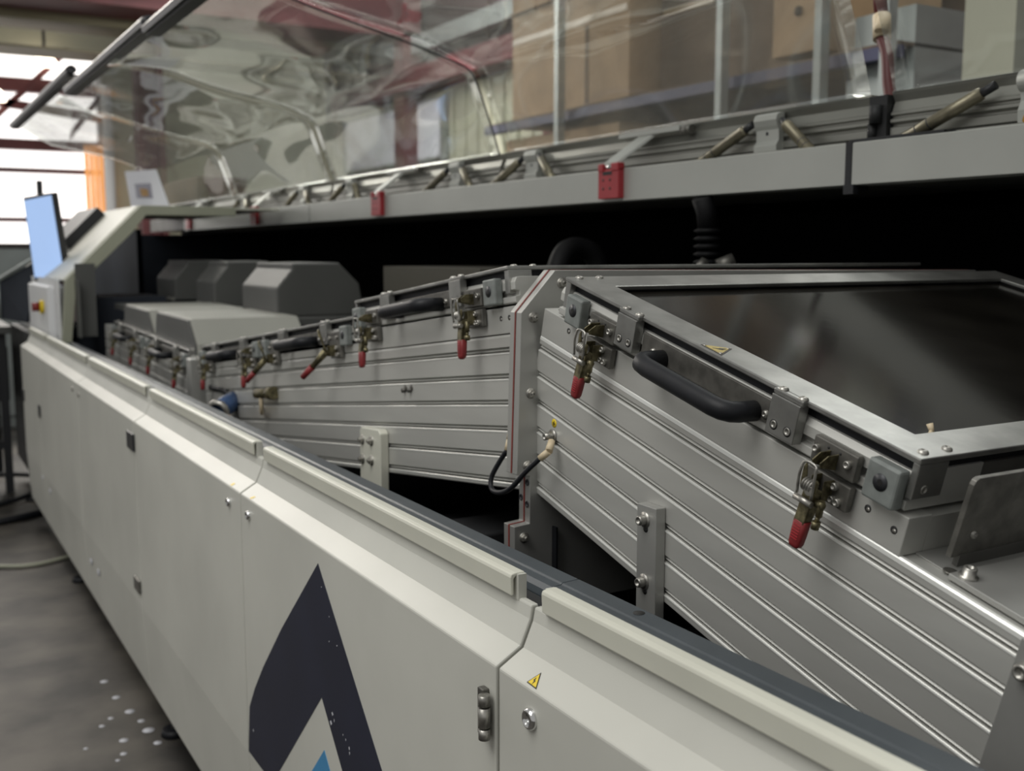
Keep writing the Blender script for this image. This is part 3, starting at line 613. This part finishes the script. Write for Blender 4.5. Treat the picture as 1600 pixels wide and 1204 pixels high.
# --- third, level section
tt = thing('process_tunnel', 'farthest level tunnel section under the pale covers', 'tunnel', (1.2, 4.0, -.8))
grooved_far(R_T, .0, 1.5, tt, 0)
MB().box(.765, 1.70, 3.19, 3.24, -.60, -.315).build('end_flange', 'alu_flange', tt, .003, label='upright aluminium end bracket')
lid(tun((.8, 3.30, -.404), 1.0), .03, 1, -.018, 'level lid just beyond the upright bracket', tt)
lid(tun((.8, 3.30, -.404), 1.0), .66, 1, -.018, 'farthest level lid', tt)
for u in (.12, .50, .80, 1.16): toggle(R_T, u, tt, -.018)

# --- pale covers and grey motor hoods
def pale(y0, y1, xr, lb, z0=-.345):
    t = thing('tunnel_cover', lb, 'cover', ((.82+xr)/2, (y0+y1)/2, z0))
    MB().prism([(y0-.10, z0), (y0-.085, -.283), (y0, -.209), (y1-.04, -.205), (y1, -.30), (y1, z0)], .820, xr, 'x').build('cover_shell', 'hood_pale', t, .006)
    MB().prism([(y0-.085, z0+.01), (y0-.07, -.285), (y0+.005, -.214), (y1-.05, -.210), (y1-.015, -.30), (y1-.015, z0+.01)], .814, .820, 'x').build('side_plate', 'hood_grey', t, .002)
pale(3.40, 3.90, 1.17, 'largest pale cover with sloping front above the third tunnel lid')
pale(4.00, 4.47, 1.17, 'second pale cover partly behind the largest one')
tag(MB().box(.86, 2.3, 3.43, 4.9, -.245, -.222).build('deck_plate', 'hood_grey'), 'flat grey deck plate under the three motor hoods', 'plate')
for i, (y0, y1) in enumerate(((3.55, 3.96), (4.35, 4.64), (5.03, 5.40))):
    t = thing('motor_hood', ['largest grey motor hood, nearest of the three in a row', 'middle grey motor hood between two others in a row', 'smallest looking grey motor hood, farthest of the three'][i], 'hood', (1.3, (y0+y1)/2, -.222))
    MB().prism([(1.15, -.222), (1.15, -.123), (1.205, -.060), (1.206, -.040), (1.375, -.038), (1.45, -.112), (1.47, -.222)], y0, y1, 'y').build('hood_shell', 'hood_grey', t, .006)
    MB().box(1.142, 1.15, y0+.01, y1-.01, -.222, -.21).build('hood_flange', 'hood_pale', t)
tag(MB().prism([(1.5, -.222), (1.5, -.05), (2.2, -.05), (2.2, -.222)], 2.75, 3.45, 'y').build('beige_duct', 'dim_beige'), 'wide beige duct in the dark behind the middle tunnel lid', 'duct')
# dark hose and glands deep inside
tag(MB().tube(curve_pts([(1.55, 2.45, -.20), (1.60, 2.48, -.03), (1.67, 2.5, .01), (1.74, 2.5, -.03), (1.76, 2.52, -.2)]), .03, 12).build('black_hose', 'dark_hose'), 'arched black hose in the dark interior', 'hose')
g = thing('cable_gland', 'ribbed dark gland and hose standing behind the flange top', 'gland', (1.66, 1.9, -.08))
for k in range(5): MB().lathe((1.67, 1.95, -.03+k*.018), (0, 0, 1), [(.022, 0), (.034, .006), (.022, .012)], 16).build('gland_rib', 'dark_hose', g)
MB().tube([(1.67, 1.95, .055), (1.665, 1.95, .09), (1.65, 1.95, .125)], .024, 12).build('hose_stub', 'dark_hose', g)
MB().cyl((1.66, 1.90, -.035), (1.69, 1.88, -.02), .018, n=10).cyl((1.60, 1.9, -.04), (1.62, 1.9, -.02), .01).build('silver_nut', 'steel', g)

# earth cable between the two tunnels
ec = thing('earth_cable', 'black earth cable with cream lugs looping in front of the flange', 'cable', (.77, 1.3, -.36))
MB().tube(curve_pts([(.782, 1.352, -.292), (.777, 1.365, -.310), (.770, 1.378, -.336), (.765, 1.368, -.352), (.760, 1.335, -.350), (.752, 1.29, -.334), (.760, 1.262, -.306), (.772, 1.242, -.284)], 8), .0038, 12).build('cable_sheath', 'rubber', ec)
MB().cyl((.772, 1.243, -.285), (.779, 1.232, -.274), .0050, n=12).cyl((.779, 1.232, -.274), (.790, 1.242, -.262), .0056, .0050, 12).build('lug_sleeve', 'lug', ec)
MB().cyl((.782, 1.352, -.292), (.786, 1.352, -.276), .0046, n=12).cyl((.786, 1.352, -.276), (.789, 1.352, -.262), .0050, n=12).build('lug_sleeve', 'lug', ec)
mb = MB(); hexnut(mb, (.799, 1.2540, -.2575), (-1, 0, 0), .0085); mb.lathe((.793, 1.2540, -.2575), (-1, 0, 0), [(.0050, 0), (.0050, .008), (.003, .008), (.003, .004), (0, .004)], 14); mb.build('lug_bolt', 'screw', ec)
mb = MB(); hexnut(mb, (.799, 1.352, -.2515), (-1, 0, 0), .0065); mb.build('lug_bolt', 'steel', ec)

# blue valve at the channel
vv = thing('blue_valve', 'small blue pneumatic valve with orange tip beside the slate channel', 'valve', (.76, 2.83, -.44))
MB().cyl((.74, 2.80, -.415), (.80, 2.86, -.400), .026, n=14).build('valve_body', 'bluevalve', vv)
MB().lathe((.735, 2.79, -.418), (-.7, -.7, -.1), [(.03, -.01), (.034, 0), (.03, .006), (.022, .006)], 14).build('valve_ring', 'screw', vv)
MB().cyl((.745, 2.735, -.428), (.750, 2.70, -.440), .012, .009, 10).build('orange_tip', 'grime', vv)
MB().tube(curve_pts([(.80, 2.86, -.40), (.80, 2.95, -.385), (.80, 3.1, -.39)]), .008).build('valve_hose', 'rubber', vv)

# ================================================================ UPPER BEAM, RAILS, HOODS
for i, (y0, y1, lb) in enumerate(((-.15, 1.505, 'nearest hood beam segment right of the black gap strip'), (1.522, 4.60, 'long middle hood beam carrying two red brackets'), (4.612, 6.9, 'far hood beam segment left of the thin joint'))):
    t = thing('hood_beam', lb, 'beam', (1.75, (y0+y1)/2, .13))
    MB().prism([(1.65, .1295), (1.65, .2105), (1.653, .2115), (1.70, .2115), (1.70, .1295)], y0, y1).build('beam_face', 'beam', t, .0015)
    MB().box(1.70, 2.03, y0, y1, .1290, .1340).build('bottom_flange', 'steel_dark', t)
    MB().box(1.70, 1.705, y0, y1, .134, .215).box(1.70, 1.80, y0, y1, .2115, .2145).build('beam_web', 'plasblack', t)
gs = thing('gap_strip', 'black bent strip in the gap between two hood beams', 'strip', (1.66, 1.51, .12))
MB().box(1.6495, 1.70, 1.5055, 1.5215, .120, .213).box(1.645, 1.66, 1.495, 1.52, .112, .13).build('strip_body', 'plasblack', gs)
MB().box(1.655, 1.75, 1.30, 1.52, .2118, .2175).build('strip_tail', 'plasblack', gs, .001)
# clear hoods with rail, sheet, hinge brackets, gas struts
RP = [(1.722, .224), (1.720, .226), (1.720, .240), (1.728, .242), (1.728, .246), (1.719, .250), (1.719, .256), (1.726, .258), (1.726, .262), (1.720, .264), (1.720, .268), (1.724, .272), (1.731, .290), (1.723, .304), (1.721, .3095), (1.760, .3095), (1.760, .224)]
CV = [(1.722, .306), (1.700, .37), (1.672, .444), (1.648, .505), (1.628, .545), (1.605, .565), (1.565, .580), (1.506, .597), (1.400, .625), (1.237, .662), (1.110, .692), (1.009, .714)]
def spline2(P, n=5): return [(a, b) for a, b, _ in curve_pts([(p[0], p[1], 0) for p in P], n)]
def strut(p0, p1, par):
    a, b = Vector(p0), Vector(p1); d = (b-a)
    s = MB().cyl(tuple(a+d*.16), tuple(b), .0125, .0125, 14).lathe(tuple(a+d*.16), tuple(-d), [(.0125, 0), (.0115, .006), (.006, .008)], 14).build('gas_strut', 'strut', par, label='greased grey gas strut')
    MB().cyl(tuple(a), tuple(a+d*.18), .0085, n=8).build('strut_end', 'plasblack', s)
    for f in (.62, .74): MB().lathe(tuple(a+d*f), tuple(d), [(.0125, 0), (.0130, .0008), (.0130, .0016), (.0125, .0024)], 14).build('crimp_ring', 'plug', s)
def hood(y0, y1, bar, lb, hinges=(), sheet=True, bar_y=None, bead=()):
    t = thing('clear_hood', lb, 'hood', (1.74, (y0+y1)/2, .224))
    MB().prism(RP, y0, y1).build('hood_rail', 'rail', t, .0006, label='extruded aluminium hinge rail')
    MB().box(1.69, 1.72, y0, y1, .2150, .2180).build('ledge_strip', 'rail', t)
    MB().box(1.7235, 1.726, y0+.005, y1-.005, .2245, .240).build('lower_strip', 'lug', t)
    if sheet:
        cv = spline2(CV + [bar]); th = .0022; n = len(cv); vs = []
        sh = MB(); ny = 24
        for side in (0, 1):
            for j in range(ny+1):
                y = y0+.004 + (y1-y0-.008)*j/ny
                for i, (x, z) in enumerate(cv):
                    k = max(0, min(n-2, i)); dx, dz = cv[k+1][0]-cv[k][0], cv[k+1][1]-cv[k][1]; L = math.hypot(dx, dz) or 1
                    wv = .010*math.sin(5.1*y+i*.21)*math.sin(i*.11+.4)*min(1, i/14)
                    vs.append((x - dz/L*th*side*-1, y, z + dx/L*th*side*-1 + wv))
        R_ = ny+1; fs = []
        for j in range(ny):
            for i in range(n-1):
                a = j*n+i; b = a+n; fs.append((a, a+1, b+1, b)); a += R_*n; b += R_*n; fs.append((a, b, b+1, a+1))
        for j in range(ny):
            for i in (0, n-1): a = j*n+i; fs.append((a, a+n, a+n+R_*n, a+R_*n))
        for i in range(n-1):
            for j in (0, ny): a = j*n+i; fs.append((a, a+1, a+1+R_*n, a+R_*n))
        sh.add(vs, fs, True).build('clear_sheet', 'sheet', t, label='transparent curved polycarbonate sheet')
        for y in bead: MB().tube([(x, y, z) for x, z in cv], .0026, 6).build('edge_bead', 'rubber', t)
        bx, bz = bar; by0, by1 = bar_y or (y0, y1)
        MB().prism([(bx-.020, bz-.016), (bx-.026, bz+.004), (bx-.014, bz+.018), (bx+.022, bz+.014), (bx+.024, bz-.006)], by0, by1).build('front_bar', 'plasblack', t, .003, label='dark aluminium front bar of the raised hood')
        MB().box(bx-.012, bx+.03, by0+.02, by1-.02, bz-.024, bz-.016).build('bar_gasket', 'rubber', t)
        MB().lathe((bx, by0, bz), (0, -1, 0), [(.02, 0), (.02, .01), (.006, .01), (.006, .004), (0, .004)], 12).build('bar_end_cap', 'plasblack', t)
    for y, full in hinges:
        hb = MB().prism([(1.700, .213), (1.698, .232), (1.706, .243), (1.705, .266), (1.700, .274), (1.696, .286), (1.699, .298), (1.708, .302), (1.722, .302), (1.722, .213)], y-.035, y+.035).build('hinge_bracket', 'beam', t, .001, label='pale curved hinge bracket')
        mb = MB(); socket(mb, (1.705, y, .258), (-1, 0, 0), .004, .0006); mb.build('socket_screw', 'plug', hb)
        strut((1.705, y+.045, .283), (1.675, y+.215, .195), t)
        strut((1.705, y-.045, .283), (1.675, y-.175, .195), t)
    return t
hood(-.1, 1.475, (.86, .74), 'raised clear hood at the right edge with large pale rail sleeve', ())
hood(1.525, 2.995, (.86, .74), 'raised clear hood in front of the cardboard boxes', ((1.80, 1), (2.80, 1)))
hood(3.02, 4.50, (.80, .720), 'raised clear hood with curved near edge at picture centre', ((3.30, 1), (4.26, 1)), bar_y=(3.0, 3.72), bead=(3.024,))
hood(4.53, 6.0, (.80, .745), 'raised clear hood with dark front bar at upper left', ((4.85, 1), (5.8, 1)), bar_y=(3.72, 5.48))
hood(6.02, 7.9, (.80, .825), 'farthest raised clear hood reaching toward the bright windows', (), bar_y=(5.36, 7.9))
# pale sleeve and strut at right edge
rs = thing('rail_sleeve', 'large pale hinge sleeve with orange grime at the right edge', 'bracket', (1.71, 1.0, .213))
MB().cyl((1.708, .6, .290), (1.708, 1.185, .290), .0195, n=20).build('sleeve_tube', 'beam', rs)
MB().prism([(1.699, .212), (1.696, .240), (1.703, .256), (1.703, .274), (1.722, .274), (1.722, .212)], .6, 1.185).build('sleeve_plate', 'beam', rs, .001)
mb = MB(); socket(mb, (1.703, 1.125, .262), (-1, 0, 0), .005, .0006); mb.build('socket_screw', 'plug', rs)
MB().lathe((1.6985, 1.165, .226), (-1, 0, .1), [(.012, 0), (.009, .002), (0, .003)], 9).build('grime_spot', 'grime', rs)
strut((1.705, 1.235, .290), (1.672, 1.425, .200), rs)
# joint with dirt between hoods
tag(MB().box(1.712, 1.75, 1.478, 1.522, .218, .304).cyl((1.706, 1.5, .25), (1.706, 1.5, .285), .012).cyl((1.708, 1.51, .215), (1.708, 1.51, .25), .009).build('rail_joint', 'dull_steel'), 'dark greasy joint where the red hose meets the rail', 'joint')
# red hose with white coupling
rh = thing('red_hose', 'dark red hose with white coupling rising from the rail joint', 'hose', (1.75, 1.5, .28))
MB().tube(curve_pts([(1.76, 1.505, .28), (1.78, 1.535, .335), (1.80, 1.56, .40), (1.81, 1.585, .44)]), .0125, 12).build('hose_lower', 'darkred', rh)
MB().tube([(1.81, 1.583, .435), (1.822, 1.597, .485)], .0185, 14).cyl((1.795, 1.573, .447), (1.805, 1.575, .475), .014).build('coupling', 'lug', rh, label='white hose coupling')
MB().tube([(1.820, 1.595, .480), (1.84, 1.625, .56), (1.85, 1.65, .66)], .014, 12).build('hose_upper', 'darkred', rh)
# red brackets with silver arms
def red_hinge(y, lb, mesh_full=True):
    t = thing('red_bracket', lb, 'bracket', (1.645, y, .135))
    yb = y
    b = MB().prism([(1.632, .136), (1.632, .205), (1.636, .2125), (1.650, .2125), (1.650, .136)], yb-.045, yb+.045).build('bracket_body', 'redbr', t, .0015, label='red anodised bracket body')
    for q0, q1 in ((-.045, -.012), (.022, .045)): MB().box(1.630, 1.652, yb+q0, yb+q1, .205, .226).build('bracket_fork', 'redbr', t, .003)
    MB().cyl((1.640, yb-.040, .217), (1.640, yb+.040, .217), .0075, n=12).build('pin', 'chrome', t)
    MB().box(1.6314, 1.633, yb-.016, yb+.024, .196, .2055).build('fork_slot', 'ink', t)
    for dy in (-.008, .022):
        for z in (.162, .184): MB().lathe((1.632, yb+dy, z), (-1, 0, 0), [(.004, 0), (.004, .0006), (0, .0006)], 10).build('screw_hole', 'ink', t)
    MB().hexa([(1.636, yb-.028, .217), (1.636, yb+.024, .217), (1.716, yb-.07+.024, .296), (1.716, yb-.07-.030, .296),
               (1.636, yb-.028, .229), (1.636, yb+.024, .229), (1.716, yb-.07+.024, .308), (1.716, yb-.07-.030, .308)]).build('arm', 'beam', t, .0015, label='silver hinge arm')
    MB().box(1.700, 1.722, yb-.20, yb+.05, .294, .306).build('cross_bar', 'beam', t, .001)
    MB().cyl((1.712, yb-.235, .295), (1.712, yb-.20, .295), .011).build('bar_stop', 'steel', t)
for y, lb in ((2.30, 'red bracket with silver arm, nearest and largest on the beam'), (3.82, 'second red bracket with silver arm along the beam'), (5.39, 'third red bracket along the beam, blurred'), (6.75, 'tiny farthest red bracket by the cream hoop frame')): red_hinge(y, lb)

# ================================================================ LEFT END OF MACHINE
hf = thing('hoop_frame', 'cream bent hoop frame at the far end of the opening', 'frame', (.9, 5.0, -.40))
HP = [(.640, -.385), (.664, -.119), (.985, .200), (1.40, .200), (1.40, .160), (1.005, .158), (.948, .086), (.705, -.152), (.678, -.385)]
MB().prism(HP, 4.88, 4.92).build('hoop_face', 'hoop', hf, .002)
# sloped skin behind the hoop
def skin(y0, y1, m):
    return MB().hexa([(.664, y0, -.125), (.664, y1, -.125), (.985, y1, .194), (.985, y0, .194), (.658, y0, -.119), (.658, y1, -.119), (.979, y1, .200), (.979, y0, .200)]).box(.979, 1.62, y0, y1, .190, .200)
skin(4.92, 6.6, 0).build('sloped_skin', 'cream_lip', hf)
MB().box(.636, .644, 4.92, 6.6, -.385, -.119).build('lower_skin', 'white', hf)
MB().box(.70, .708, 4.80, 4.88, -.36, -.12).box(.70, .78, 4.86, 4.87, -.36, -.05).build('inner_gusset', 'hood_grey', hf)
tag(MB().hexa([(.79, 5.6, .012), (.79, 6.2, .012), (.96, 6.2, .182), (.96, 5.6, .182), (.755, 5.6, .047), (.755, 6.2, .047), (.925, 6.2, .217), (.925, 5.6, .217)]).build('keyboard_tray', 'plasblack', None, .004), 'dark tilted tray on the sloped cream skin behind the monitor', 'tray')
mo = thing('monitor', 'monitor with glowing blue screen tilted on an arm at left', 'monitor', (.69, 5.6, -.12))
P = [(.600, 5.60, .240), (.702, 5.47, .262), (.734, 5.42, -.125), (.628, 5.60, -.122)]
q = Vector((.60, .78, 0)).normalized()*.004
def slab(pts, th):
    d = Vector((.78, .60, .05)).normalized()*th
    return [pts[3], pts[2], tuple(Vector(pts[2])+d), tuple(Vector(pts[3])+d), pts[0], pts[1], tuple(Vector(pts[1])+d), tuple(Vector(pts[0])+d)]
MB().hexa(slab([(.594, 5.61, .255), (.706, 5.465, .275), (.742, 5.41, -.145), (.624, 5.61, -.14)], .035)).build('monitor_case', 'plasblack', mo, .004)
off = Vector((-.78, -.60, 0))*.004
MB().hexa(slab([tuple(Vector(p)+off) for p in P], .004)).build('screen', 'screen', mo, label='glowing pale blue screen')
MB().cyl((.72, 5.6, .0), (.80, 5.62, -.04), .02).build('monitor_arm', 'steel', mo)
MB().box(.655, .68, 5.58, 5.61, .265, .335).build('signal_stub', 'plasblack', mo, .003)
bx_ = thing('control_box', 'white control box with red emergency button below the monitor', 'control box', (.66, 5.6, -.39))
MB().box(.610, .70, 5.05, 5.75, -.385, -.15).build('box_shell', 'white', bx_, .008)
MB().cyl((.61, 5.20, -.245), (.595, 5.20, -.245), .03, n=16).build('button_plate', 'yellow', bx_)
MB().cyl((.595, 5.22, -.245), (.565, 5.22, -.245), .020, n=16).build('emergency_button', 'red', bx_)
s2 = thing('side_screen', 'dark tilted panel with pale edge left of the control box', 'panel', (.60, 6.2, -.35))
MB().hexa([(.60, 5.80, -.35), (.52, 6.2, -.35), (.55, 6.25, -.35), (.63, 5.85, -.35), (.665, 5.80, -.04), (.52, 6.2, -.16), (.55, 6.25, -.16), (.69, 5.85, -.04)]).build('panel_face', 'blackblue', s2, .003)
MB().cyl((.515, 6.2, -.35), (.515, 6.2, -.15), .012).cyl((.515, 6.2, -.15), (.655, 5.81, -.03), .012).build('panel_edge', 'post', s2)
tb = thing('side_table', 'dark table and trolley at the left edge beyond the machine end', 'table', (.3, 6.6, -1.29))
MB().box(-.3, .57, 6.2, 6.9, -.43, -.39).build('table_top', 'hood_grey', tb, .004)
for x in (.50, .1):
    for y in (6.25, 6.85): MB().box(x, x+.04, y, y+.04, -1.29, -.43).build('leg', 'plasblack', tb)
MB().box(.10, .54, 6.26, 6.29, -1.05, -1.01).build('rail', 'plasblack', tb)
MB().box(.15, .55, 6.3, 6.8, -.80, -.50).build('drawer_box', 'plasblack', tb, .01)
pp = MB().prism([(6.50, .49), (7.35, .515), (7.15, .315), (6.20, .285)], 1.392, 1.396, 'x')
mp_ = thing('machine_poster', 'white sheet with violet and ochre print standing on the far hoop', 'poster', (1.4, 6.8, .20))
MB().prism([(6.45, .47), (7.35, .515), (7.15, .22), (6.10, .21)], 1.392, 1.396, 'x').build('sheet', 'paper', mp_)
MB().prism([(6.60, .40), (7.05, .42), (7.0, .33), (6.55, .31)], 1.3905, 1.392, 'x').build('violet_print', 'rackblue', mp_)
MB().prism([(6.68, .37), (6.90, .385), (6.85, .335), (6.65, .325)], 1.389, 1.3905, 'x').build('ochre_print', 'grime', mp_)
tag(MB().box(1.78, 2.1, 7.05, 8.0, .25, .48).build('brown_carton', 'card2', None, .004), 'flat brown carton lying on top of the machine far end', 'box')
# end wall of enclosure beyond hoop (dark interior side)
tag(MB().box(.80, 1.1, 4.98, 5.4, -.60, -.20).box(.72, .85, 4.99, 5.2, -.6, -.33).build('drive_unit', 'blackblue'), 'black drive unit just inside the hoop frame', 'drive')

# ---------------------------------------------------------------- groups of repeated things
GR = {'cardboard_box': 'cardboard boxes on the rack', 'motor_hood': 'grey motor hoods in a row', 'tunnel_cover': 'pale tunnel covers', 'clear_hood': 'raised clear hoods',
      'hood_beam': 'aluminium hood beams', 'red_bracket': 'red brackets with silver arms', 'hall_lamp': 'hall lamps', 'floor_cable': 'cables on the floor',
      'steel_column': 'maroon steel columns', 'process_tunnel': 'tunnel sections'}
for o in bpy.data.objects:
    b = o.name.split('.')[0]
    if o.parent is None and b in GR: o['group'] = GR[b]
